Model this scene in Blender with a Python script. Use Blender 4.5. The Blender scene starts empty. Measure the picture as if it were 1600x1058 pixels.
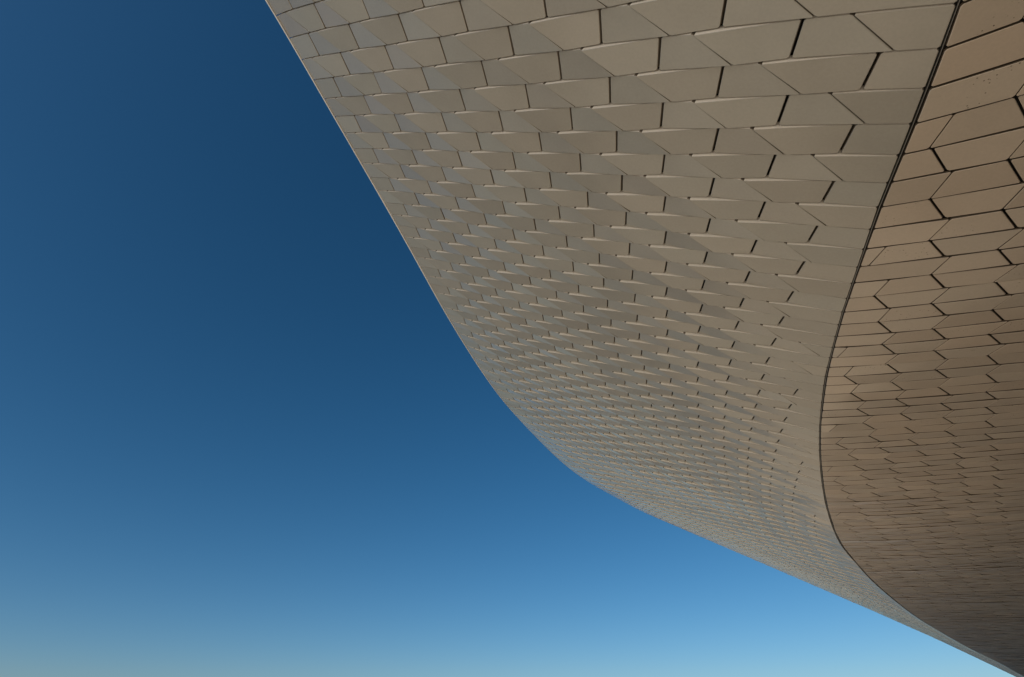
import bpy, math, random
import numpy as np

random.seed(7)
rng = np.random.RandomState(7)
sc = bpy.context.scene
COL = sc.collection
R = math.radians

# ------------------------------------------------------------------ camera
PITCH = R(36)
EYE = 1.65
cam_d = bpy.data.cameras.new("camera")
cam_d.sensor_width = 36.0
cam_d.lens = 840 / 1600 * 36.0
cam_d.clip_start = 0.1
cam_d.clip_end = 6000
cam = bpy.data.objects.new("camera", cam_d)
COL.objects.link(cam)
cam.location = (0, 0, EYE)
cam.rotation_euler = (R(90) + PITCH, 0, 0)
sc.camera = cam

# ------------------------------------------------------------------ sky, sun, exposure
SUN = np.array((-0.60, -0.68, 0.41))
SUN /= np.linalg.norm(SUN)
sun_el = math.asin(SUN[2])
sun_az = math.atan2(SUN[0], SUN[1])            # clockwise from +Y
world = bpy.data.worlds.new("World")
sc.world = world
world.use_nodes = True
nt = world.node_tree
nt.nodes.clear()
wo = nt.nodes.new("ShaderNodeOutputWorld")
bg = nt.nodes.new("ShaderNodeBackground")
sky = nt.nodes.new("ShaderNodeTexSky")
sky.sky_type = 'NISHITA'
sky.sun_disc = False
sky.sun_elevation = sun_el
sky.sun_rotation = sun_az
sky.altitude = 0
sky.air_density = 0.7
sky.dust_density = 0.8
sky.ozone_density = 3.0
hs = nt.nodes.new("ShaderNodeHueSaturation")
hs.inputs['Saturation'].default_value = 1.25
hs.inputs['Hue'].default_value = 0.49
bg.inputs['Strength'].default_value = 0.070
nt.links.new(sky.outputs[0], hs.inputs['Color'])
nt.links.new(hs.outputs[0], bg.inputs['Color'])
nt.links.new(bg.outputs[0], wo.inputs['Surface'])

sun_d = bpy.data.lights.new("sun", 'SUN')
sun_d.energy = 4.2
sun_d.angle = R(0.53)
sun_d.color = (1.0, 0.905, 0.79)
sun = bpy.data.objects.new("sun", sun_d)
COL.objects.link(sun)
from mathutils import Vector
sun.rotation_euler = Vector(SUN).to_track_quat('Z', 'Y').to_euler()
sun.location = (-30, -30, 60)

sc.view_settings.view_transform = 'Standard'
sc.view_settings.look = 'None'
sc.view_settings.gamma = 1.0
sc.view_settings.use_curve_mapping = False
sc.view_settings.exposure = 0.3

# ------------------------------------------------------------------ the double-curved shell
# Both skins are cubic B-spline sheets over (column c, row r). One row of tiles is ROW metres high and
# one pair of tiles PAIR rows wide. Control points are in row heights.
ROW = 0.40
PAIR = 3.46
FACADE_CTRL = [-23.84, -24.71, 22.75, -14.51, -20.29, 20.63, -8, -19.3, 14.36, -2.79, -17.5, 10.39, 4.56, -14.97, 3.25, 11.74, -11.69, -1.22, 16.08,
-9.19, -2.24, 22.88, -8.65, -4.9, -16.63, -18.33, 29.71, -12.67, -17.96, 23.32, -6.55, -15.62, 18.78, -1.18, -13.59, 13.58, 6, -11.66, 8.26, 12.91,
-8.51, 4.22, 18.23, -6.86, 2.72, 23.2, -3.45, 1.38, -16.28, -15.18, 32.14, -10, -13.15, 27.77, -4.56, -11.28, 22.61, 1.24, -9.17, 17.7, 6.9, -7.51,
12.52, 14.86, -6.74, 9.36, 19.59, -3.16, 8.22, 25.73, -1.35, 6.02, -13.9, -10.46, 36.72, -8.4, -9.69, 31.79, -2.84, -7.83, 27.22, 2.7, -6.22, 22.42,
8.58, -4.58, 18.08, 15.97, -3.16, 14.55, 21.68, -0.53, 13.01, 27.31, 2.4, 11.21, -12.78, -7.32, 40.54, -6.85, -6.28, 36.42, -1.38, -4.77, 31.92, 4.27,
-3.15, 27.46, 10.13, -1.83, 23.3, 17.34, -0.14, 19.72, 23.32, 2.59, 17.74, 29.78, 5.09, 15.21, -11.92, -4.12, 44.49, -5.37, -2.89, 41.03, -0.11,
-1.61, 36.85, 5.72, -0.27, 32.54, 11.76, 1.08, 28.63, 18.7, 2.4, 24.86, 25.06, 5.65, 22.15, 30.9, 8.38, 19.46, -11.11, -3.39, 49.26, -4.21, 0.36,
46.12, 1.47, 1.46, 41.75, 7.43, 2.81, 37.62, 13.58, 4.07, 33.54, 20.06, 5.42, 29.81, 26.11, 8.5, 26.64, 32.43, 11.12, 23.11, -8.7, 0.69, 54.73, -2.71,
3.66, 50.76, 3.3, 4.62, 46.71, 9.15, 5.9, 42.59, 15.42, 6.93, 38.57, 21.91, 8.29, 34.66, 27.55, 11.17, 30.79, 33.92, 13.74, 27.07, -8.57, 5.88, 58.76,
-0.54, 6.38, 55.93, 5.19, 7.71, 51.71, 11.22, 8.79, 47.52, 17.43, 10.11, 43.31, 23.74, 11.2, 39.35, 29.93, 13.71, 35.01, 35.74, 15.46, 30.9, -4.95,
7.52, 64.79, 1.33, 9.83, 60.73, 7.31, 10.91, 56.54, 13.27, 12.13, 52.22, 19.6, 12.98, 48.05, 25.88, 14.09, 44.04, 32.06, 15.73, 39.39, 38.01, 18.01,
34.84, -2.52, 11.36, 69.86, 3.63, 12.78, 65.78, 9.81, 14.08, 61.29, 15.75, 15.3, 56.87, 21.77, 16.02, 52.66, 28.4, 17.09, 48.34, 34.16, 18.67, 43.51,
40.37, 19.58, 38.77, 0.18, 15.12, 75.14, 6.26, 16.02, 70.5, 12.48, 17.03, 65.96, 18.73, 17.96, 61.48, 24.68, 18.8, 57.17, 30.88, 19.96, 52.59, 37.02,
21.18, 47.65, 43.05, 22.3, 42.79, 3.48, 18.48, 79.85, 9.56, 19.35, 75.12, 15.68, 20.19, 70.39, 21.84, 21.07, 65.74, 27.97, 21.97, 61.09, 34.1, 22.94,
56.34, 40.12, 23.95, 51.46, 46.18, 24.95, 46.59, 6.86, 21.24, 84.13, 12.91, 22.14, 79.32, 19.01, 23.04, 74.53, 25.14, 23.98, 69.79, 31.24, 24.93,
65.05, 37.35, 25.94, 60.24, 43.39, 26.97, 55.32, 49.43, 27.99, 50.39, 10.48, 23.82, 88.14, 16.53, 24.79, 83.25, 22.61, 25.75, 78.38, 28.73, 26.74,
73.56, 34.82, 27.75, 68.74, 40.91, 28.83, 63.84, 46.93, 29.93, 58.83, 52.95, 31.02, 53.82, 14.17, 26.65, 91.97, 20.28, 27.66, 87, 26.42, 28.67, 82.05,
32.6, 29.7, 77.15, 38.75, 30.76, 72.25, 44.91, 31.87, 67.28, 51, 33, 62.2, 57.09, 34.11, 57.12, 18.32, 29.11, 95.55, 24.44, 30.22, 90.5, 30.59, 31.33,
85.47, 36.77, 32.46, 80.48, 42.92, 33.61, 75.5, 49.08, 34.82, 70.45, 55.17, 36.05, 65.29, 61.27, 37.27, 60.14, 22.64, 31.59, 98.92, 28.75, 32.78,
93.82, 34.88, 33.97, 88.73, 41.05, 35.18, 83.69, 47.19, 36.4, 78.65, 53.34, 37.68, 73.54, 59.43, 38.98, 68.34, 65.52, 40.26, 63.14, 26.94, 34.14,
102.24, 33.07, 35.37, 97.07, 39.23, 36.6, 91.92, 45.41, 37.86, 86.8, 51.58, 39.12, 81.69, 57.75, 40.44, 76.52, 63.86, 41.77, 71.27, 69.97, 43.1,
66.01, 31.36, 36.64, 105.43, 37.48, 37.94, 100.22, 43.64, 39.23, 95.02, 49.82, 40.55, 89.86, 55.98, 41.88, 84.71, 62.14, 43.25, 79.5, 68.25, 44.65,
74.2, 74.36, 46.03, 68.91, 35.84, 39.15, 108.52, 41.96, 40.49, 103.28, 48.12, 41.84, 98.05, 54.29, 43.2, 92.85, 60.45, 44.58, 87.66, 66.61, 45.99,
82.41, 72.72, 47.43, 77.09, 78.84, 48.85, 71.77, 40.37, 41.7, 111.5, 46.5, 43.07, 106.24, 52.65, 44.44, 100.99, 58.82, 45.83, 95.77, 64.98, 47.23,
90.56, 71.13, 48.67, 85.3, 77.24, 50.13, 79.96, 83.36, 51.57, 74.62, 44.96, 44.27, 114.39, 51.08, 45.66, 109.12, 57.23, 47.04, 103.86, 63.41, 48.44,
98.63, 69.56, 49.85, 93.41, 75.72, 51.3, 88.14, 81.83, 52.77, 82.79, 87.94, 54.23, 77.45, 49.63, 46.83, 117.17, 55.73, 48.25, 111.9, 61.85, 49.67,
106.65, 68, 51.11, 101.42, 74.13, 52.56, 96.2, 80.26, 54.05, 90.94, 86.34, 55.55, 85.6, 92.43, 57.05, 80.27, 54.4, 49.3, 119.84, 60.45, 50.79, 114.59,
66.53, 52.28, 109.36, 72.62, 53.79, 104.15, 78.7, 55.3, 98.95, 84.79, 56.86, 93.7, 90.82, 58.42, 88.38, 96.87, 59.98, 83.07, 59.25, 51.75, 122.41,
65.25, 53.3, 117.19, 71.27, 54.86, 111.99, 77.31, 56.42, 106.81, 83.34, 58, 101.63, 89.37, 59.61, 96.42, 95.36, 61.24, 91.14, 101.35, 62.86, 85.86,
64.13, 54.23, 124.87, 70.08, 55.83, 119.7, 76.05, 57.44, 114.54, 82.03, 59.06, 109.4, 88.01, 60.69, 104.27, 93.98, 62.36, 99.1, 99.92, 64.03, 93.86,
105.86, 65.7, 88.63, 68.99, 56.71, 127.37, 74.89, 58.37, 122.23, 80.81, 60.03, 117.09, 86.76, 61.71, 111.99, 92.68, 63.39, 106.88, 98.61, 65.1,
101.74, 104.51, 66.83, 96.54, 110.4, 68.55, 91.34, 73.86, 59.18, 129.86, 79.71, 60.9, 124.74, 85.59, 62.61, 119.64, 91.49, 64.34, 114.56, 97.37,
66.08, 109.48, 103.25, 67.85, 104.37, 109.1, 69.63, 99.2, 114.95, 71.4, 94.03, 78.69, 61.73, 132.35, 84.51, 63.49, 127.27, 90.35, 65.25, 122.19, 96.2,
67.02, 117.14, 102.04, 68.79, 112.08, 107.89, 70.6, 107, 113.7, 72.42, 101.86, 119.51, 74.23, 96.72, 83.46, 64.39, 134.84, 89.25, 66.17, 129.79,
95.06, 67.95, 124.74, 100.89, 69.74, 119.71, 106.71, 71.54, 114.69, 112.52, 73.36, 109.63, 118.31, 75.2, 104.52, 124.1, 77.03, 99.41, 88.22, 67.03,
137.33, 93.99, 68.83, 132.31, 99.78, 70.63, 127.28, 105.58, 72.45, 122.28, 111.37, 74.27, 117.29, 117.16, 76.12, 112.26, 122.92, 77.98, 107.18,
128.68, 79.84, 102.1, 93, 69.68, 139.83, 98.74, 71.51, 134.83, 104.5, 73.33, 129.83, 110.27, 75.17, 124.86, 116.03, 77.01, 119.89, 121.79, 78.88,
114.89, 127.52, 80.76, 109.84, 133.25, 82.63, 104.79, 97.8, 72.29, 142.32, 103.51, 74.15, 137.35, 109.23, 76, 132.38, 114.97, 77.87, 127.43, 120.69,
79.74, 122.49, 126.42, 81.64, 117.52, 132.12, 83.54, 112.5, 137.82, 85.44, 107.48, 102.61, 74.86, 144.81, 108.29, 76.76, 139.87, 113.97, 78.65,
134.93, 119.68, 80.55, 130.01, 125.37, 82.46, 125.09, 131.06, 84.39, 120.15, 136.73, 86.33, 115.16, 142.39, 88.27, 110.17, 107.43, 77.44, 147.3,
113.07, 79.37, 142.39, 118.72, 81.3, 137.48, 124.39, 83.24, 132.58, 130.04, 85.18, 127.69, 135.7, 87.15, 122.77, 141.33, 89.12, 117.82, 146.96, 91.09,
112.87, 112.24, 80.01, 149.79, 117.85, 81.97, 144.91, 123.46, 83.94, 140.02, 129.09, 85.92, 135.16, 134.71, 87.9, 130.29, 140.33, 89.9, 125.4, 145.93,
91.91, 120.48, 151.53, 93.92, 115.55, 117.05, 82.61, 152.29, 122.62, 84.61, 147.43, 128.2, 86.6, 142.57, 133.8, 88.61, 137.73, 139.38, 90.63, 132.9,
144.97, 92.66, 128.03, 150.53, 94.7, 123.14, 156.09, 96.74, 118.24, 121.81, 85.29, 154.78, 127.35, 87.31, 149.95, 132.91, 89.32, 145.12, 138.48,
91.34, 140.31, 144.04, 93.37, 135.5, 149.6, 95.42, 130.67, 155.13, 97.48, 125.79, 160.67, 99.53, 120.92, 126.54, 88.01, 157.27, 132.06, 90.03, 152.47,
137.6, 92.05, 147.67, 143.15, 94.09, 142.88, 148.69, 96.12, 138.1, 154.23, 98.18, 133.3, 159.74, 100.25, 128.45, 165.26, 102.31, 123.61, 131.27,
90.74, 159.76, 136.77, 92.77, 154.99, 142.29, 94.8, 150.21, 147.82, 96.84, 145.46, 153.33, 98.88, 140.7, 158.85, 100.94, 135.93, 164.35, 103.02,
131.11, 169.85, 105.09, 126.29, 135.94, 93.56, 162.26, 141.43, 95.58, 157.51, 146.94, 97.6, 152.76, 152.46, 99.63, 148.03, 157.98, 101.66, 143.31,
163.49, 103.72, 138.56, 168.98, 105.78, 133.77, 174.46, 107.84, 128.98, 140.54, 96.49, 164.75, 146.04, 98.48, 160.03, 151.55, 100.47, 155.31, 157.07,
102.46, 150.61, 162.58, 104.47, 145.91, 168.1, 106.49, 141.19, 173.59, 108.52, 136.43, 179.08, 110.55, 131.66, 145.14, 99.43, 167.24, 150.65, 101.39,
162.55, 156.17, 103.35, 157.86, 161.7, 105.31, 153.18, 167.22, 107.29, 148.51, 172.74, 109.28, 143.82, 178.23, 111.28, 139.08, 183.72, 113.27, 134.35,
149.77, 102.33, 169.73, 155.26, 104.25, 165.07, 160.78, 106.19, 160.4, 166.3, 108.13, 155.76, 171.82, 110.07, 151.12, 177.34, 112.04, 146.45, 182.83,
114.01, 141.74, 188.34, 115.99, 137.04, 154.41, 105.19, 172.23, 159.93, 107.12, 167.59, 165.44, 109.03, 162.95, 170.97, 110.95, 158.33, 176.49,
112.89, 153.72, 182, 114.83, 149.08, 187.5, 116.8, 144.4, 192.96, 118.73, 139.72, 159.08, 108.05, 174.72, 164.51, 109.92, 170.11, 170.02, 111.82,
165.5, 175.53, 113.72, 160.91, 181.04, 115.63, 156.32, 186.55, 117.56, 151.71, 192.01, 119.49, 147.06, 197.6, 121.48, 142.41, 163.51, 110.79, 177.21,
169.42, 112.88, 172.63, 174.89, 114.75, 168.05, 180.44, 116.66, 163.49, 185.98, 118.58, 158.92, 191.47, 120.49, 154.34, 197.11, 122.5, 149.72, 201.84,
124.03, 145.09]
SOFFIT_CTRL = [-14.27, -6.75, 11.77, -6.49, -8.88, 8.05, -1.48, -10.09, 4.94, 3.08, -13.15, 4.34, 7.87, -13.76, 1.62, 12.54, -17.72, 0.25, 18.24,
-18.39, -0.98, -10.2, -5.39, 16.59, -5.66, -6.25, 13.93, -0.28, -7.23, 11.08, 4.89, -8.97, 8.33, 10.26, -11.86, 6.12, 15.46, -13.22, 3.96, 20.72,
-14.8, 1.13, -6.89, -4.24, 21.26, -1.51, -5.43, 18.15, 2.96, -6.43, 15.39, 8.59, -6.87, 12.12, 12.87, -8.41, 10.22, 18.24, -9.29, 6.98, 23.47, -11.61,
4.19, -3.27, -2, 26.04, 1.45, -2.83, 23.07, 6.71, -3.38, 19.77, 11.35, -4.27, 17.09, 16.13, -3.91, 13.13, 20.81, -5.86, 10.1, 26.04, -7.34, 7.03,
0.39, 0.22, 30.53, 5.12, -0.26, 27.44, 9.58, -0.94, 24.53, 14.6, -0.98, 20.85, 19.49, -1.96, 17.28, 24.18, -2.4, 14.01, 28.75, -3.41, 10.57, 4.22,
2.8, 34.86, 8.63, 2.46, 31.59, 12.87, 2.16, 28.67, 17.87, 1.65, 24.79, 22.64, 0.69, 21.4, 27.43, -0.09, 17.93, 32.32, -0.73, 14.49, 7.77, 5.91, 38.96,
12, 5.56, 35.62, 16.03, 5.48, 32.4, 21.42, 4.33, 28.47, 25.95, 3.26, 25.31, 30.87, 2.17, 21.95, 35.53, 1.12, 18.45, 11.09, 9.41, 42.98, 15.54, 8.93,
39.36, 19.65, 8.36, 36.06, 24.79, 7.06, 32.26, 29.15, 5.87, 29.4, 34.11, 4.33, 25.81, 38.99, 3.11, 22.34, 14.29, 12.93, 46.75, 18.74, 12.04, 43.24,
23.24, 11.33, 39.45, 28.25, 9.76, 36.08, 32.77, 8.44, 32.95, 37.55, 6.83, 29.52, 42.26, 5.21, 26.17, 17.82, 15.96, 50.41, 22.29, 14.94, 46.77, 26.85,
14.03, 43.08, 31.85, 12.51, 39.7, 36.12, 11.17, 36.74, 41.02, 9.24, 33.18, 45.73, 7.43, 29.64, 21.46, 19.74, 53.41, 25.69, 18.11, 50.18, 30.62, 16.83,
46.44, 35.61, 15.25, 43.23, 39.91, 13.74, 40.23, 44.58, 11.71, 36.66, 49.18, 9.95, 33.49, 24.99, 22.9, 56.63, 29.43, 20.87, 53.46, 34.24, 19.46,
50.09, 39.18, 18.04, 46.8, 43.87, 16.2, 43.54, 48.5, 14.56, 40.33, 53.03, 12.66, 37.15, 29.06, 25.74, 59.71, 33.45, 23.75, 56.57, 38.26, 22.35, 53.33,
42.99, 20.85, 50.19, 47.55, 19.09, 47.09, 52.23, 17.42, 43.9, 56.78, 15.59, 40.76, 32.87, 28.64, 63.17, 37.35, 26.81, 59.94, 42.03, 25.23, 56.89,
46.68, 23.6, 53.84, 51.31, 21.86, 50.67, 55.96, 20.19, 47.51, 60.56, 18.44, 44.32, 36.82, 31.46, 66.34, 41.38, 29.71, 63.17, 46.16, 28.18, 60, 50.8,
26.57, 56.94, 55.4, 24.89, 53.84, 60.07, 23.24, 50.7, 64.69, 21.54, 47.56, 40.78, 34.43, 69.75, 45.62, 32.76, 66.44, 50.2, 31.17, 63.38, 54.74, 29.52,
60.36, 59.39, 27.85, 57.22, 64.02, 26.19, 54.09, 68.74, 24.51, 50.9, 44.94, 37.41, 72.89, 49.71, 35.76, 69.65, 54.34, 34.16, 66.53, 58.9, 32.5, 63.49,
63.54, 30.83, 60.37, 68.18, 29.17, 57.24, 72.87, 27.5, 54.08, 49.2, 40.3, 75.97, 54.01, 38.64, 72.7, 58.61, 37.04, 69.61, 63.17, 35.39, 66.58, 67.81,
33.72, 63.45, 72.45, 32.06, 60.32, 77.15, 30.39, 57.14, 53.61, 43.07, 78.93, 58.41, 41.41, 75.67, 63.02, 39.82, 72.57, 67.58, 38.16, 69.53, 72.22,
36.49, 66.41, 76.86, 34.83, 63.28, 81.55, 33.16, 60.11, 58.01, 45.9, 81.89, 62.81, 44.25, 78.62, 67.42, 42.65, 75.53, 71.97, 40.99, 72.49, 76.61,
39.32, 69.37, 81.25, 37.67, 66.24, 85.95, 35.99, 63.06, 62.48, 48.66, 84.79, 67.28, 47, 81.54, 71.89, 45.41, 78.43, 76.44, 43.75, 75.4, 81.08, 42.08,
72.27, 85.72, 40.42, 69.14, 90.42, 38.75, 65.97, 67, 51.35, 87.67, 71.8, 49.69, 84.41, 76.41, 48.09, 81.31, 80.96, 46.44, 78.28, 85.61, 44.77, 75.15,
90.24, 43.11, 72.02, 94.94, 41.44, 68.85, 71.58, 53.98, 90.51, 76.38, 52.32, 87.25, 80.99, 50.73, 84.15, 85.55, 49.07, 81.12, 90.19, 47.4, 77.99,
94.83, 45.74, 74.86, 99.53, 44.07, 71.69, 76.11, 56.74, 93.31, 80.92, 55.08, 90.06, 85.52, 53.49, 86.95, 90.08, 51.83, 83.92, 94.72, 50.16, 80.79,
99.36, 48.5, 77.66, 104.06, 46.83, 74.49, 80.63, 59.57, 96.08, 85.43, 57.91, 92.82, 90.04, 56.32, 89.72, 94.59, 54.66, 86.69, 99.23, 52.99, 83.56,
103.87, 51.33, 80.43, 108.57, 49.66, 77.26, 85.19, 62.35, 98.81, 89.99, 60.69, 95.56, 94.6, 59.09, 92.45, 99.16, 57.44, 89.42, 103.8, 55.77, 86.29,
108.44, 54.11, 83.16, 113.14, 52.44, 79.99, 89.79, 65.11, 101.51, 94.59, 63.45, 98.25, 99.2, 61.85, 95.15, 103.75, 60.2, 92.12, 108.4, 58.53, 88.99,
113.04, 56.87, 85.86, 117.73, 55.2, 82.69, 94.4, 67.87, 104.16, 99.2, 66.21, 100.91, 103.81, 64.62, 97.81, 108.37, 62.96, 94.77, 113.01, 61.29, 91.64,
117.65, 59.63, 88.51, 122.35, 57.96, 85.34, 99.03, 70.64, 106.8, 103.83, 68.98, 103.54, 108.44, 67.38, 100.44, 112.99, 65.73, 97.41, 117.63, 64.06,
94.28, 122.27, 62.4, 91.15, 126.97, 60.73, 87.98, 103.65, 73.4, 109.44, 108.45, 71.74, 106.19, 113.06, 70.15, 103.08, 117.61, 68.49, 100.05, 122.26,
66.82, 96.92, 126.89, 65.16, 93.79, 131.59, 63.49, 90.62, 108.28, 76.17, 112.08, 113.08, 74.51, 108.83, 117.69, 72.92, 105.72, 122.24, 71.26, 102.69,
126.88, 69.59, 99.56, 131.52, 67.93, 96.43, 136.22, 66.26, 93.26, 112.9, 78.94, 114.72, 117.7, 77.28, 111.47, 122.31, 75.68, 108.36, 126.86, 74.03,
105.33, 131.51, 72.36, 102.2, 136.15, 70.7, 99.07, 140.84, 69.03, 95.9, 117.52, 81.7, 117.36, 122.32, 80.04, 114.11, 126.93, 78.45, 111, 131.48,
76.79, 107.97, 136.13, 75.12, 104.84, 140.77, 73.46, 101.71, 145.47, 71.79, 98.54, 122.14, 84.47, 120, 126.95, 82.81, 116.75, 131.55, 81.21, 113.64,
136.11, 79.56, 110.61, 140.75, 77.89, 107.48, 145.39, 76.23, 104.35, 150.09, 74.56, 101.18, 126.77, 87.24, 122.64, 131.57, 85.58, 119.39, 136.18,
83.98, 116.28, 140.73, 82.33, 113.25, 145.38, 80.66, 110.12, 150.02, 79, 106.99, 154.71, 77.33, 103.82, 131.39, 90.01, 125.28, 136.2, 88.34, 122.03,
140.8, 86.75, 118.92, 145.36, 85.09, 115.89, 150, 83.42, 112.76, 154.64, 81.77, 109.63, 159.34, 80.09, 106.46, 136.02, 92.77, 127.92, 140.82, 91.11,
124.67, 145.43, 89.52, 121.56, 149.98, 87.86, 118.53, 154.63, 86.19, 115.4, 159.26, 84.53, 112.27, 163.96, 82.86, 109.1, 140.64, 95.54, 130.56,
145.44, 93.88, 127.31, 150.05, 92.28, 124.2, 154.6, 90.63, 121.17, 159.25, 88.96, 118.04, 163.89, 87.3, 114.91, 168.59, 85.63, 111.74, 145.26, 98.3,
133.2, 150.07, 96.64, 129.95, 154.67, 95.05, 126.84, 159.23, 93.39, 123.81, 163.87, 91.72, 120.68, 168.51, 90.07, 117.55, 173.21, 88.39, 114.38,
149.88, 101.07, 135.84, 154.69, 99.41, 132.59, 159.3, 97.82, 129.48, 163.85, 96.16, 126.45, 168.49, 94.49, 123.32, 173.13, 92.83, 120.19, 177.83,
91.16, 117.02, 154.51, 103.84, 138.48, 159.31, 102.17, 135.23, 163.91, 100.58, 132.12, 168.47, 98.92, 129.09, 173.11, 97.25, 125.96, 177.75, 95.6,
122.83, 182.45, 93.93, 119.66, 159.13, 106.61, 141.12, 163.94, 104.95, 137.87, 168.55, 103.35, 134.76, 173.1, 101.7, 131.73, 177.74, 100.03, 128.6,
182.38, 98.37, 125.47, 187.08, 96.69, 122.3, 163.75, 109.37, 143.76, 168.55, 107.7, 140.51, 173.16, 106.11, 137.4, 177.71, 104.45, 134.37, 182.35,
102.79, 131.24, 186.99, 101.13, 128.11, 191.69, 99.46, 124.94, 168.38, 112.14, 146.4, 173.19, 110.48, 143.15, 177.8, 108.89, 140.04, 182.35, 107.23,
137.01, 186.99, 105.56, 133.88, 191.63, 103.9, 130.75, 196.33, 102.23, 127.58, 173, 114.9, 149.04, 177.79, 113.23, 145.79, 182.4, 111.64, 142.68,
186.95, 109.98, 139.65, 191.59, 108.32, 136.52, 196.23, 106.66, 133.39, 200.94, 104.99, 130.22, 177.63, 117.67, 151.68, 182.46, 116.03, 148.43,
187.06, 114.43, 145.32, 191.62, 112.78, 142.29, 196.26, 111.1, 139.16, 200.9, 109.45, 136.03, 205.57, 107.76, 132.86, 182.26, 120.44, 154.32, 186.99,
118.74, 151.07, 191.61, 117.15, 147.96, 196.15, 115.49, 144.93, 200.8, 113.83, 141.8, 205.42, 112.16, 138.67, 210.21, 110.53, 135.5, 186.66, 123.09,
156.96, 192, 121.71, 153.71, 196.51, 120.07, 150.6, 201.13, 118.45, 147.57, 205.71, 116.74, 144.44, 210.47, 115.15, 141.31, 214.57, 113.16, 138.14]
SEAM_F = [0.29, 0.35, 0.44, 0.59, 0.79, 1.04, 1.3, 1.55, 1.78, 1.97, 2.14, 2.3, 2.43, 2.54, 2.57, 2.57, 2.57, 2.57, 2.57, 2.57, 2.57, 2.57, 2.57,
2.57, 2.57, 2.57, 2.57, 2.57, 2.57, 2.57, 2.57, 2.57, 2.57, 2.57, 2.57, 2.57, 2.57, 2.57, 2.57, 2.57, 2.57, 2.57, 2.57, 2.57, 2.57, 2.57]
SEAM_S = [0.47, 0.01, -0.48, -0.93, -1.33, -1.7, -2.04, -2.36, -2.65, -2.91, -3.11, -3.26, -3.35, -3.41, -3.44, -3.44, -3.44, -3.44, -3.44, -3.44,
-3.44, -3.44, -3.44, -3.44, -3.44, -3.44, -3.44, -3.44, -3.44, -3.44, -3.44, -3.44, -3.44, -3.44, -3.44, -3.44, -3.44, -3.44, -3.44, -3.44, -3.44,
-3.44, -3.44, -3.44, -3.44, -3.44]


def basis(t, t0, dt, n, d=0):
    s = (np.asarray(t, float) - t0) / dt
    i = np.clip(np.floor(s).astype(int), 0, n - 4)
    u = s - i
    if d == 0:
        b = [(1-u)**3/6, (3*u**3-6*u**2+4)/6, (-3*u**3+3*u**2+3*u+1)/6, u**3/6]
    else:
        b = [-(1-u)**2/2/dt, (9*u**2-12*u)/6/dt, (-9*u**2+6*u+3)/6/dt, u**2/2/dt]
    M = np.zeros((len(s), n))
    for k in range(4):
        M[np.arange(len(s)), i+k] = b[k]
    return M

cp, sp = math.cos(PITCH), math.sin(PITCH)
# sheet axes (x right, y down, z ahead, tilted by the pitch) into world axes
FRAME = np.array(((1, 0, 0), (0, sp, cp), (0, -cp, sp)))

class Sheet:
    def __init__(s, ctrl, c0, c1, dc, nr=48, r0=-6.0, dr=6.0):
        s.c0, s.c1, s.dc, s.r0, s.dr, s.nr = c0, c1, dc, r0, dr, nr
        s.nc = len(ctrl) // 3 // nr
        s.Q = np.array(ctrl, float).reshape(nr, s.nc, 3)
    def raw(s, r, c, a, b):
        return np.einsum('ij,jkd,ik->id', basis(r, s.r0, s.dr, s.nr, a), s.Q, basis(c, s.c0, s.dc, s.nc, b))
    def at(s, r, c):
        """points and outward (downward) normals, in metres; straight beyond the ends of the sheet"""
        r = np.atleast_1d(np.asarray(r, float)); c = np.atleast_1d(np.asarray(c, float))
        rc = np.clip(r, -5.5, 263.5); cc = np.clip(c, s.c0, s.c1)
        X = s.raw(rc, cc, 0, 0); Xr = s.raw(rc, cc, 1, 0); Xc = s.raw(rc, cc, 0, 1)
        X = X + Xr * (r - rc)[:, None] + Xc * (c - cc)[:, None]
        n = np.cross(Xr, Xc)
        n /= np.linalg.norm(n, axis=1)[:, None]
        P = X @ FRAME.T * ROW
        P[:, 2] += EYE
        return P, n @ FRAME.T

facade_sheet = Sheet(FACADE_CTRL, -7, 4, 2.2)
soffit_sheet = Sheet(SOFFIT_CTRL, -4, 3, 1.75)
seam_rows = -6 + 6.0 * np.arange(len(SEAM_F))
def seam_f(r): return np.interp(r, seam_rows, SEAM_F) if r > -6 else SEAM_F[0] + (SEAM_F[1]-SEAM_F[0])/6*(r+6)
def seam_s(r): return np.interp(r, seam_rows, SEAM_S) if r > -6 else SEAM_S[0] + (SEAM_S[1]-SEAM_S[0])/6*(r+6)

R_FIRST, R_LAST = -8, 246
C_END = 8.0

# make sure the sheet normals look down at the walkway
_, n_ = facade_sheet.at([10], [-3])
F_SIGN = -1.0 if n_[0][2] > 0 else 1.0
_, n_ = soffit_sheet.at([20], [0])
S_SIGN = -1.0 if n_[0][2] > 0 else 1.0

# ------------------------------------------------------------------ materials
def new_mat(name):
    m = bpy.data.materials.new(name)
    m.use_nodes = True
    t = m.node_tree
    b = t.nodes["Principled BSDF"]
    return m, t, b

def node(t, kind, **kw):
    n = t.nodes.new(kind)
    for k, v in kw.items():
        setattr(n, k, v)
    return n

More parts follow.
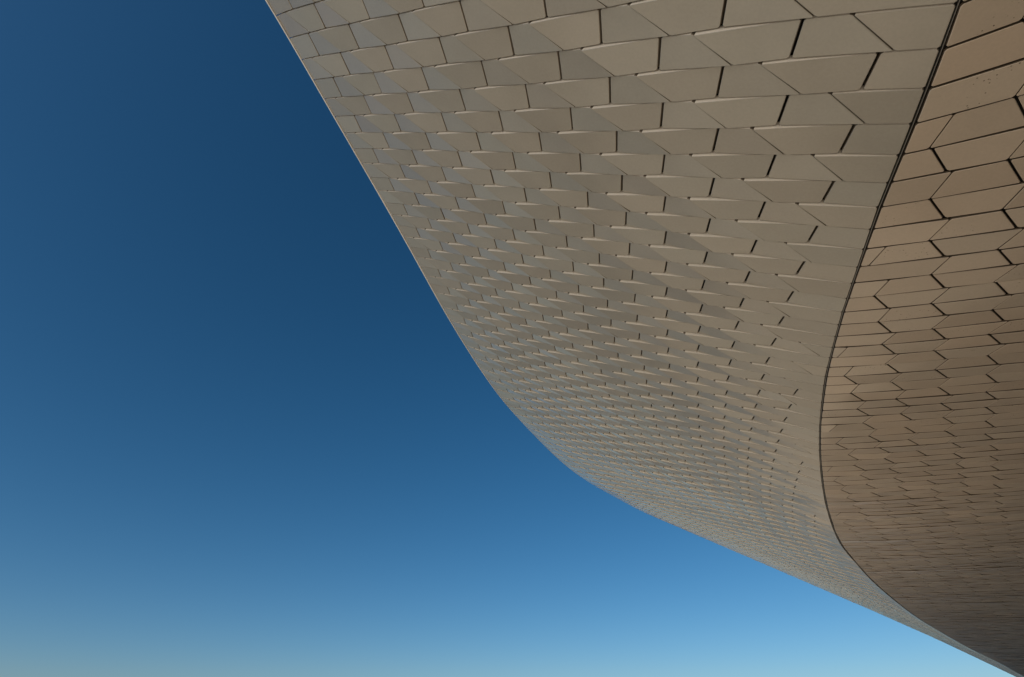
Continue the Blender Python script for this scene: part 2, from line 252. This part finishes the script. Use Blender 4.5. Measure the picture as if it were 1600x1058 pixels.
def tile_material(name, base, rough, specks, spread):
    m, t, b = new_mat(name)
    geo = node(t, "ShaderNodeNewGeometry")
    tc = node(t, "ShaderNodeTexCoord")
    att = node(t, "ShaderNodeAttribute", attribute_name="tone")
    # cloudy glaze
    n1 = node(t, "ShaderNodeTexNoise"); n1.inputs['Scale'].default_value = 1.7; n1.inputs['Detail'].default_value = 5
    n2 = node(t, "ShaderNodeTexNoise"); n2.inputs['Scale'].default_value = 34; n2.inputs['Detail'].default_value = 3
    for n in (n1, n2):
        t.links.new(geo.outputs['Position'], n.inputs['Vector'])
    mr = node(t, "ShaderNodeMapRange")
    mr.inputs['From Min'].default_value = 0; mr.inputs['From Max'].default_value = 1
    mr.inputs['To Min'].default_value = 1 - spread; mr.inputs['To Max'].default_value = 1 + spread
    t.links.new(att.outputs['Fac'], mr.inputs['Value'])
    m1 = node(t, "ShaderNodeMapRange")
    m1.inputs['From Min'].default_value = 0.3; m1.inputs['From Max'].default_value = 0.7
    m1.inputs['To Min'].default_value = 0.965; m1.inputs['To Max'].default_value = 1.035
    t.links.new(n1.outputs['Fac'], m1.inputs['Value'])
    m2 = node(t, "ShaderNodeMapRange")
    m2.inputs['From Min'].default_value = 0.3; m2.inputs['From Max'].default_value = 0.7
    m2.inputs['To Min'].default_value = 0.97; m2.inputs['To Max'].default_value = 1.03
    t.links.new(n2.outputs['Fac'], m2.inputs['Value'])
    mul = node(t, "ShaderNodeMath", operation='MULTIPLY'); mul2 = node(t, "ShaderNodeMath", operation='MULTIPLY')
    t.links.new(mr.outputs[0], mul.inputs[0]); t.links.new(m1.outputs[0], mul.inputs[1])
    t.links.new(mul.outputs[0], mul2.inputs[0]); t.links.new(m2.outputs[0], mul2.inputs[1])
    colm = node(t, "ShaderNodeMix", data_type='RGBA', blend_type='MULTIPLY')
    colm.inputs[0].default_value = 1.0
    colm.inputs[6].default_value = (*base, 1)
    t.links.new(mul2.outputs[0], colm.inputs[7])
    fr = node(t, "ShaderNodeMath", operation='MULTIPLY'); fr.inputs[1].default_value = 7.31
    f2 = node(t, "ShaderNodeMath", operation='FRACT')
    t.links.new(att.outputs['Fac'], fr.inputs[0]); t.links.new(fr.outputs[0], f2.inputs[0])
    drift = node(t, "ShaderNodeMix", data_type='RGBA')
    drift.inputs[6].default_value = (1.018, 0.996, 0.976, 1); drift.inputs[7].default_value = (0.984, 1.003, 1.01, 1)
    t.links.new(f2.outputs[0], drift.inputs[0])
    cold = node(t, "ShaderNodeMix", data_type='RGBA', blend_type='MULTIPLY'); cold.inputs[0].default_value = 1.0
    t.links.new(colm.outputs[2], cold.inputs[6]); t.links.new(drift.outputs[2], cold.inputs[7])
    last = cold.outputs[2]
    if specks:
        # thin dried drips and dirt specks where water gathers along the joints of some tiles
        w = node(t, "ShaderNodeAttribute", attribute_name="wear")
        v = node(t, "ShaderNodeTexVoronoi"); v.inputs['Scale'].default_value = 21
        nn = node(t, "ShaderNodeTexNoise"); nn.inputs['Scale'].default_value = 3.2; nn.inputs['Detail'].default_value = 3
        t.links.new(geo.outputs['Position'], v.inputs['Vector']); t.links.new(geo.outputs['Position'], nn.inputs['Vector'])
        lt = node(t, "ShaderNodeMath", operation='LESS_THAN'); lt.inputs[1].default_value = 0.16
        t.links.new(v.outputs['Distance'], lt.inputs[0])
        gt = node(t, "ShaderNodeMapRange")
        gt.inputs['From Min'].default_value = 0.50; gt.inputs['From Max'].default_value = 0.58
        t.links.new(nn.outputs['Fac'], gt.inputs['Value'])
        a = node(t, "ShaderNodeMath", operation='MULTIPLY'); c = node(t, "ShaderNodeMath", operation='MULTIPLY')
        t.links.new(lt.outputs[0], a.inputs[0]); t.links.new(gt.outputs[0], a.inputs[1])
        t.links.new(a.outputs[0], c.inputs[0]); t.links.new(w.outputs['Fac'], c.inputs[1])
        mx = node(t, "ShaderNodeMix", data_type='RGBA')
        t.links.new(c.outputs[0], mx.inputs[0]); t.links.new(last, mx.inputs[6])
        mx.inputs[7].default_value = (0.13, 0.10, 0.075, 1)
        last = mx.outputs[2]
    t.links.new(last, b.inputs['Base Color'])
    rr = node(t, "ShaderNodeMapRange")
    rr.inputs['From Min'].default_value = 0.3; rr.inputs['From Max'].default_value = 0.7
    rr.inputs['To Min'].default_value = rough - 0.05; rr.inputs['To Max'].default_value = rough + 0.05
    t.links.new(n1.outputs['Fac'], rr.inputs['Value']); t.links.new(rr.outputs[0], b.inputs['Roughness'])
    b.inputs['IOR'].default_value = 1.56
    bump = node(t, "ShaderNodeBump"); bump.inputs['Strength'].default_value = 0.06; bump.inputs['Distance'].default_value = 0.01
    nb = node(t, "ShaderNodeTexNoise"); nb.inputs['Scale'].default_value = 5.0; nb.inputs['Detail'].default_value = 2
    t.links.new(geo.outputs['Position'], nb.inputs['Vector'])
    t.links.new(nb.outputs['Fac'], bump.inputs['Height']); t.links.new(bump.outputs[0], b.inputs['Normal'])
    return m

M_TILE = tile_material("glazed_tile", (0.415, 0.39, 0.333), 0.16, False, 0.085)
M_TILE_S = tile_material("glazed_soffit_tile", (0.545, 0.46, 0.365), 0.17, True, 0.085)  # same tile, base warmed and lightened to imitate ground bounce
def plain(name, col, rough, metal=0.0, noise=0.0, scale=4.0):
    m, t, b = new_mat(name)
    b.inputs['Roughness'].default_value = rough
    b.inputs['Metallic'].default_value = metal
    if noise:
        n = node(t, "ShaderNodeTexNoise"); n.inputs['Scale'].default_value = scale; n.inputs['Detail'].default_value = 6
        g = node(t, "ShaderNodeNewGeometry"); t.links.new(g.outputs['Position'], n.inputs['Vector'])
        r_ = node(t, "ShaderNodeMapRange"); r_.inputs['From Min'].default_value = .3; r_.inputs['From Max'].default_value = .7
        r_.inputs['To Min'].default_value = 1-noise; r_.inputs['To Max'].default_value = 1+noise
        t.links.new(n.outputs['Fac'], r_.inputs['Value'])
        x = node(t, "ShaderNodeMix", data_type='RGBA', blend_type='MULTIPLY'); x.inputs[0].default_value = 1
        x.inputs[6].default_value = (*col, 1); t.links.new(r_.outputs[0], x.inputs[7]); t.links.new(x.outputs[2], b.inputs['Base Color'])
    else:
        b.inputs['Base Color'].default_value = (*col, 1)
    return m
M_EDGE_F = plain("lit_tile_edge", (0.80, 0.74, 0.64), 0.45)  # near sides of facade tiles, light painted into the colour
M_EDGE_D = plain("shaded_tile_edge", (0.17, 0.14, 0.105), 0.6)  # other sides of the same tiles, darkened to imitate shade in the joints
M_EDGE_S = plain("shaded_soffit_edge", (0.10, 0.075, 0.05), 0.6)  # soffit tile sides, colour darkened so row joints look unlit
M_DARK = plain("black_membrane", (0.012, 0.011, 0.010), 0.9)
M_STRIP = plain("aluminium_strip", (0.30, 0.30, 0.29), 0.45, 0.9)
M_RIM = plain("sunlit_rim_metal", (0.92, 0.93, 0.95), 0.28, 1.0, 0.02)  # bright metal stands in for sun catching the edge
M_ROOF = plain("roof_stone", (0.42, 0.40, 0.36), 0.8, 0.0, 0.12, 1.2)
M_GROUND = plain("pale_limestone", (0.72, 0.63, 0.50), 0.7, 0.0, 0.10, 0.8)
M_DIMMING = plain("dimming_dark", (0.20, 0.17, 0.135), 0.8, 0.0, 0.16, 0.9)  # dark colour chosen to cut the bounce onto the soffit
M_WATER, t_, b_ = new_mat("river_water")
b_.inputs['Base Color'].default_value = (0.02, 0.034, 0.036, 1); b_.inputs['Roughness'].default_value = 0.12
n_w = node(t_, "ShaderNodeTexNoise"); n_w.inputs['Scale'].default_value = 0.8; n_w.inputs['Detail'].default_value = 6
g_w = node(t_, "ShaderNodeNewGeometry"); t_.links.new(g_w.outputs['Position'], n_w.inputs['Vector'])
u_w = node(t_, "ShaderNodeBump"); u_w.inputs['Strength'].default_value = 0.5; u_w.inputs['Distance'].default_value = 0.3
t_.links.new(n_w.outputs['Fac'], u_w.inputs['Height']); t_.links.new(u_w.outputs[0], b_.inputs['Normal'])
M_GLASS = plain("dark_glass", (0.02, 0.022, 0.025), 0.08)

# ------------------------------------------------------------------ object helpers
def link(name, verts, faces, mat, parent=None, kind=None):
    me = bpy.data.meshes.new(name)
    me.from_pydata([tuple(v) for v in verts], [], faces)
    me.materials.append(mat)
    o = bpy.data.objects.new(name, me)
    COL.objects.link(o)
    if parent is not None:
        o.parent = parent
    if kind:
        o["kind"] = kind
    return o

# ------------------------------------------------------------------ ground
G = 3000.0
ground = link("ground", [(-G, -G, 0), (G, -G, 0), (G, G, 0), (-G, G, 0)], [(0, 1, 2, 3)], M_GROUND, kind="structure")

dimming_patch = link("dimming_patch", [(3, -7, .004), (26, -7, .004), (26, 13, .004), (3, 13, .004)], [(0, 1, 2, 3)], M_DIMMING, kind="structure")  # unseen dark sheet added on the ground to dim the soffit above

# the river beside the quay, out of view; bank set to dim the facade
wv = [(-400, -30, .006), (-22, -30, .006), (-17, 8, .006), (-6, 30, .006), (18, 57, .006), (64, 99, .006), (900, 760, .006), (900, 2900, .006), (-2900, 2900, .006), (-2900, -30, .006)]
water = link("water", wv, [tuple(range(len(wv)))], M_WATER, kind="structure")

# ------------------------------------------------------------------ the building
building = bpy.data.objects.new("building", None)
COL.objects.link(building)
building.location = (0, 0, 0)
building["label"] = "sweeping overhang of a building clad in glazed beige ceramic tiles against blue sky"
building["category"] = "building"

def sheet_grid(sheet, sign, rows, cols_of_row, depth):
    V = []; nC = None
    for r in rows:
        cs = cols_of_row(r); nC = len(cs)
        P, N = sheet.at(np.full(nC, r), cs)
        V.append(P - N * sign * depth)
    V = np.vstack(V)
    Fc = []
    for i in range(len(rows)-1):
        for j in range(nC-1):
            a = i*nC+j
            Fc.append((a, a+1, a+nC+1, a+nC))
    return V, Fc

rows_b = list(np.arange(R_FIRST, 60, 1.0)) + list(np.arange(60, R_LAST+.1, 3.0))
DEPTH = 0.115
V, Fc = sheet_grid(facade_sheet, F_SIGN, rows_b, lambda r: np.linspace(-6.99, seam_f(r)+0.03, 24), DEPTH)
facade = link("facade", V, Fc, M_DARK, building)
V, Fc = sheet_grid(soffit_sheet, S_SIGN, rows_b, lambda r: np.linspace(seam_s(r)-0.03, C_END, 40), 0.046)
soffit = link("soffit", V, Fc, M_DARK, building)
for o in (facade, soffit):
    for p in o.data.polygons: p.use_smooth = True

# ---- tiles
def inset(poly, dist):
    """offset each edge i (from vertex i to i+1) of a counter-clockwise convex polygon inwards by dist[i]"""
    n = len(poly)
    L = []
    for i in range(n):
        a = np.array(poly[i]); b = np.array(poly[(i+1) % n])
        e = b-a; l = math.hypot(*e)
        if l < 1e-6: return None
        nn = np.array((-e[1], e[0]))/l
        L.append((nn, nn@a+dist[i]))
    out = []
    for i in range(n):
        n1, d1 = L[i-1]; n2, d2 = L[i]
        det = n1[0]*n2[1]-n1[1]*n2[0]
        if abs(det) < 1e-5:
            out.append(np.array(poly[i], float)+n2*dist[i]); continue
        out.append(np.array(((d1*n2[1]-d2*n1[1])/det, (n1[0]*d2-n2[0]*d1)/det)))
    # reject if it flipped
    A = 0.0
    for i in range(n):
        e0 = np.array(poly[(i+1) % n])-np.array(poly[i]); e1 = out[(i+1) % n]-out[i]
        if e0@e1 <= 0: return None
    return out

GAP = {'tick': 0.034, 'diag': 0.011, 'top': 0.017, 'bot': 0.017, 'cut': 0.045, 'rim': 0.0}
GAP_S = {'tick': 0.030, 'diag': 0.011, 'top': 0.028, 'bot': 0.020, 'cut': 0.064, 'rim': 0.0}

def corner_rounded(poly, tags, d):
    """replace every corner by two points; returns the points with the direction tag of the edge that follows"""
    out = []
    n = len(poly)
    for i in range(n):
        p = poly[i]; a = poly[i-1]-p; b = poly[(i+1) % n]-p
        la, lb = np.linalg.norm(a), np.linalg.norm(b)
        out.append(p+a/la*min(d, la*.3)); out.append(p+b/lb*min(d, lb*.3))
    return out

def subdivided(ring, longest):
    out = []
    n = len(ring)
    for i in range(n):
        a, b = ring[i], ring[(i+1) % n]
        out.append(a)
        k = int(np.linalg.norm(b-a)//longest)
        for j in range(k):
            out.append(a+(b-a)*(j+1)/(k+1))
    return out

from mathutils.geometry import delaunay_2d_cdt

def cross2(a, b):
    return a[0]*b[1]-a[1]*b[0]

def unit(v):
    return v/np.maximum(np.linalg.norm(v, axis=-1, keepdims=True), 1e-9)

def tile_mesh(sheet, sign, poly, tags, gaps, hfun, fine, skirt=0.26, bev=0.022):
    """poly: counter-clockwise (x = column * PAIR, y = row). Returns verts (metres), faces, vertex normals, ring size"""
    base = inset(poly, [gaps[t] for t in tags])
    if base is None: return None
    rim = corner_rounded(base, tags, 0.042)
    if fine: rim = subdivided(rim, 0.75)
    for bev in (bev, bev*.7, bev*.45, bev*.25, bev*.1):
        face = inset(rim, [bev]*len(rim))
        if face is not None: break
    if face is None: return None
    bev = max(bev, .012)
    n = len(rim)
    inner = []
    if fine:
        # a few points inside carry the soft belly of the pressed tile
        lb, lt, rt, rb = [np.array(q) for q in poly]
        for q in (.25, .5, .75):
            inner.append((lb+lt)/2*(1-q)+(rb+rt)/2*q)
        inner = [p for p in inner if all(cross2(face[(i+1) % n]-face[i], p-face[i]) > .02 for i in range(n))]
    pts = np.array(rim+face+inner)
    P, N = sheet.at(pts[:, 1], pts[:, 0]/PAIR)
    N = N*sign
    h = np.array([hfun(p[0]/PAIR, p[1]) for p in pts])*ROW
    top = P+N*h[:, None]
    fpts = top[n:]
    if fine and inner:
        r_ = delaunay_2d_cdt([Vector(p) for p in pts[n:]], [(i, (i+1) % n) for i in range(n)], [], 1, 1e-6)
        tri = [tuple(f) for f in r_[2]]
        if len(r_[0]) != len(fpts): tri = [tuple(range(n))]
    else:
        tri = [tuple(range(n))]
    nm = unit(N[:n].mean(0))
    fn = np.zeros_like(fpts)
    for f in tri:
        for k in range(1, len(f)-1):
            w = np.cross(fpts[f[k]]-fpts[f[0]], fpts[f[k+1]]-fpts[f[0]])
            if w@nm < 0: w = -w
            for v in f: fn[v] += w
    fn = unit(fn+nm*1e-9)
    # sideways directions round the rim
    e = top[:n]
    lat = np.cross(np.roll(e, -1, 0)-np.roll(e, 1, 0), nm); lat = unit(lat)
    if ((e-e.mean(0))*lat).sum() < 0: lat = -lat
    rim3 = e-nm*bev*ROW*.9
    low3 = rim3-nm*skirt*ROW
    V = np.vstack([fpts, rim3, low3]); m = len(fpts)
    VN = np.vstack([fn, unit(lat*.94+nm*.34), lat])
    Fs = list(tri)
    for i in range(n):
        j = (i+1) % n
        Fs.append((i, m+i, m+j, j)); Fs.append((m+i, m+n+i, m+n+j, m+j))
    # wind every face along its normal
    out = []
    for f in Fs:
        w = np.cross(V[f[1]]-V[f[0]], V[f[2]]-V[f[0]])
        out.append(tuple(reversed(f)) if w@VN[list(f)].mean(0) < 0 else tuple(f))
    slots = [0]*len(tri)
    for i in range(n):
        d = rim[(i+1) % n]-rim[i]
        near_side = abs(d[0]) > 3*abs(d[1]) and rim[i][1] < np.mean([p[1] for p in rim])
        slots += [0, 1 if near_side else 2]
    return V, out, VN, n, slots

RELIEF = 0.15
def sstep(a, b, x):
    t = min(1, max(0, (x-a)/(b-a))); return t*t*(3-2*t)

def tiles_between(r, joints):
    """joints: (c at bottom, c at top, kind, (h bottom, h top) seen from the left tile, same for the right tile)"""
    out = []
    wob = rng.normal(0, .0035, (len(joints), 3))
    for i in range(len(joints)-1):
        L, Q = joints[i], joints[i+1]
        if Q[0]-L[0] < .05 and Q[1]-L[1] < .05: continue
        poly = [(L[0]*PAIR, r), (L[1]*PAIR, r-1), (Q[1]*PAIR, r-1), (Q[0]*PAIR, r)]
        tags = [L[2], 'top', Q[2], 'bot']
        belly = .30 if Q[2] == 'diag' and L[2] == 'tick' else 0.0
        w = wob[i]
        def hf(c, y, L=L, Q=Q, r=r, belly=belly, w=w):
            t = y-(r-1)
            cl = L[1]+(L[0]-L[1])*t; cr = Q[1]+(Q[0]-Q[1])*t
            s = (c-cl)/max(cr-cl, 1e-3); g = s+belly*s*(1-s)
            hl = L[4][1]+(L[4][0]-L[4][1])*t; hr = Q[3][1]+(Q[3][0]-Q[3][1])*t
            return hl+(hr-hl)*g+w[0]+w[1]*(s-.5)*2+w[2]*(t-.5)*2
        out.append((poly, tags, hf, r))
    return out

def facade_tiles():
    out = []
    for r in range(R_FIRST, R_LAST):
        off = 0.0 if r % 2 == 0 else -0.5
        sa, sb = seam_f(r-1), seam_f(r)
        J = [(-7, -7, 'rim', (0, 0), (0, 0))]
        for k in range(int(math.floor(-7-off))-1, int(math.ceil(sb-off))+1):
            c = k+off
            jit = rng.uniform(-.012, .012, 2)
            mid = c+.5
            amp = RELIEF*(.20+.80*sstep(-7.0, -5.4, mid))*(1-.5*sstep(-1.6, 0.2, mid-sb))
            if r < 4: amp *= 1-.45*sstep(-1.4, -.2, mid-sb)
            amp *= rng.uniform(.88, 1.12)
            if c > -6.85 and c < sb-.36:
                J.append((c, c+.035, 'tick', (0, 0), (0, 0)))
            d = (c+.62+jit[0], c+.30+jit[1])
            if d[1] > -6.9 and d[0] < sb-.06 and d[1] < sa-.06:
                J.append((d[0], d[1], 'diag', (.68*amp, .66*amp), (.64*amp, 1.08*amp)))
        J.append((sb, sa, 'cut', (.02, .02), (0, 0)))
        out += tiles_between(r, J)
    return out

def soffit_tiles():
    out = []
    for r in range(R_FIRST, R_LAST):
        off = (0.0 if r % 2 == 1 else -0.5)+(0.07 if r >= 29 else 0.0)
        sa, sb = seam_s(r-1), seam_s(r)
        lift = rng.uniform(-.005, .028) if r < 14 else rng.uniform(.0, .052)
        J = [(sb, sa, 'cut', (0, 0), (rng.normal(0, .008), lift*.6))]
        for k in range(int(math.floor(min(sa, sb)-off))-2, int(math.ceil(C_END-off))):
            c = k+off
            jit = rng.uniform(-.012, .012, 2)
            l2 = lift+rng.normal(0, .012); amp = .022*rng.uniform(.5, 1.3)
            if c-.107 > sa+.16 and c > sb+.16:
                J.append((c, c-.107, 'tick', (0, l2), (0, l2)))
            d = (c+.38+jit[0], c+.54+jit[1])
            if min(d[0]-sb, d[1]-sa) > .07:
                J.append((d[0], d[1], 'diag', (amp, l2+amp), (amp, l2+amp)))
        out += tiles_between(r, J)
    return out

W, H, FPX = 1600, 1058, 840.0
def seen_area(ring):
    """area in pixels of a tile face as the camera sees it, 0 outside the frame"""
    q = ring-np.array((0, 0, EYE))
    x = q[:, 0]; y = q[:, 1]*sp-q[:, 2]*cp; z = q[:, 1]*cp+q[:, 2]*sp
    if (z < .5).any(): return 0.0
    u = np.clip(W/2+FPX*x/z, 0, W); v = np.clip(H/2+FPX*y/z, 0, H)
    return abs(0.5*np.sum(u*np.roll(v, -1)-np.roll(u, -1)*v))

def add_attrs(me, tone, wear):
    for nm, val in (("tone", tone), ("wear", wear)):
        a = me.attributes.new(nm, 'FLOAT', 'POINT')
        a.data.foreach_set("value", np.asarray(val, np.float32))

def finish_mesh(name, V, Fs, VN, tone, wear, slots, mats):
    me = bpy.data.meshes.new(name)
    me.from_pydata(V.tolist(), [], Fs)
    for m in mats: me.materials.append(m)
    me.polygons.foreach_set("material_index", slots)
    me.polygons.foreach_set("use_smooth", [True]*len(Fs))
    add_attrs(me, tone, wear)
    me.update()
    me.normals_split_custom_set_from_vertices(VN.tolist())
    return me

def lay(tiles, sheet, sign, gaps, name, parent, wear_rate, skirt, mats):
    built = []
    for xy, t, hf, r in tiles:
        g = tile_mesh(sheet, sign, xy, t, gaps, hf, r < 75, skirt)
        if g is None:
            print('none', xy, t); continue
        V, Fs, VN, n, slots = g
        built.append((seen_area(V[:n]), V, Fs, VN, slots, rng.rand(), float(rng.rand() < wear_rate)*rng.uniform(.3, 1)))
    built.sort(key=lambda b: -b[0])
    big, rest = built[:300], built[300:]
    for ar, V, Fs, VN, slots, tone, wear in big:
        org = V.mean(0)
        me = finish_mesh(name, V-org, Fs, VN, [tone]*len(V), [wear]*len(V), slots, mats)
        o = bpy.data.objects.new(name, me)
        COL.objects.link(o)
        o.parent = parent
        o.location = org
    VV, FF, NN, tn, wr, sl = [], [], [], [], [], []
    base = 0
    for ar, V, Fs, VN, slots, tone, wear in rest:
        VV.append(V); FF += [tuple(base+i for i in f) for f in Fs]; NN.append(VN)
        tn += [tone]*len(V); wr += [wear]*len(V); sl += slots; base += len(V)
    me = finish_mesh(name+"_field", np.vstack(VV), FF, np.vstack(NN), tn, wr, sl, mats)
    o = bpy.data.objects.new(name+"_field", me)
    COL.objects.link(o); o.parent = parent; o["kind"] = "stuff"
    print(name, len(built), "tiles; 300th covers", big[-1][0], "px; faces", len(FF))

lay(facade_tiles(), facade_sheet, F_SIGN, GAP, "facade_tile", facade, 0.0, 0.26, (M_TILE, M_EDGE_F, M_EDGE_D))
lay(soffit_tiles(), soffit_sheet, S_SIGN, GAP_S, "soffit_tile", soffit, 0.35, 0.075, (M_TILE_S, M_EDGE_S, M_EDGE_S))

# ---- metal strip in the seam between the two skins
def sweep(name, rows, ring_of_row, mat, parent, close=True):
    V = []; n = None
    for r in rows:
        ring = ring_of_row(r); n = len(ring); V.extend(ring)
    Fc = []
    for i in range(len(rows)-1):
        for j in range(n if close else n-1):
            a = i*n+j; b = i*n+(j+1) % n
            Fc.append((a, b, b+n, a+n))
    o = link(name, V, Fc, mat, parent)
    return o

def seam_ring(r):
    P, N = facade_sheet.at([r], [seam_f(r)]); Q, N2 = soffit_sheet.at([r], [seam_s(r)])
    A, _ = facade_sheet.at([r], [seam_f(r)-.1]); B, _ = soffit_sheet.at([r], [seam_s(r)+.1])
    p = (P[0]+Q[0])/2; n = N[0]*F_SIGN+N2[0]*S_SIGN; n /= np.linalg.norm(n)
    x = B[0]-A[0]; x -= n*(x@n); x /= np.linalg.norm(x)
    w, d0, d1 = .004, -.012, -.09
    return [p-x*w+n*d0, p+x*w+n*d0, p+x*w+n*d1, p-x*w+n*d1]
sweep("joint_strip", rows_b, seam_ring, M_STRIP, building)

# ---- rounded coping along the free edge; bright and tapered to imitate a sunlit rim
def rim_ring(r):
    P, N = facade_sheet.at([r], [-7.0]); A, _ = facade_sheet.at([r], [-6.9])
    n = N[0]*F_SIGN; x = P[0]-A[0]; x -= n*(x@n); x /= np.linalg.norm(x)
    w = .021-.014*sstep(22, 44, r)
    p = P[0]+x*w*.7+n*w*.35
    out = []
    for a in np.linspace(0, 2*math.pi, 10, endpoint=False):
        out.append(p+x*(w*math.cos(a))+n*(w*math.sin(a)))
    return out
o = sweep("edge_coping", rows_b, rim_ring, M_RIM, building)
for p in o.data.polygons: p.use_smooth = True

# ---- roof body above the two skins
def roof_ring(r):
    P, N = facade_sheet.at([r]*2, [-6.985, (seam_f(r)-7)/2]); Q, N2 = soffit_sheet.at([r]*2, [seam_s(r), C_END-.02])
    a = P[0]-N[0]*F_SIGN*.12
    q = Q[1]-N2[1]*S_SIGN*.12
    up = np.array((0, 0, 1.0))
    return [a, a+up*.35-N[0]*0, P[1]+up*2.2, Q[0]+up*3.0, q+up*3.4, q]
o = sweep("roof", rows_b, roof_ring, M_ROOF, building, close=False)

# ---- glass wall under the soffit, out of view; pulled in close to darken it
def wall_ring(r):
    Q, N2 = soffit_sheet.at([r], [2.1+3.1*sstep(12, 52, r)])
    q = Q[0].copy(); b = q.copy(); b[2] = min(0.004, q[2]-.1)
    return [q, b]
sweep("glass_wall", [r for r in rows_b if r <= 52], wall_ring, M_GLASS, building, close=False)
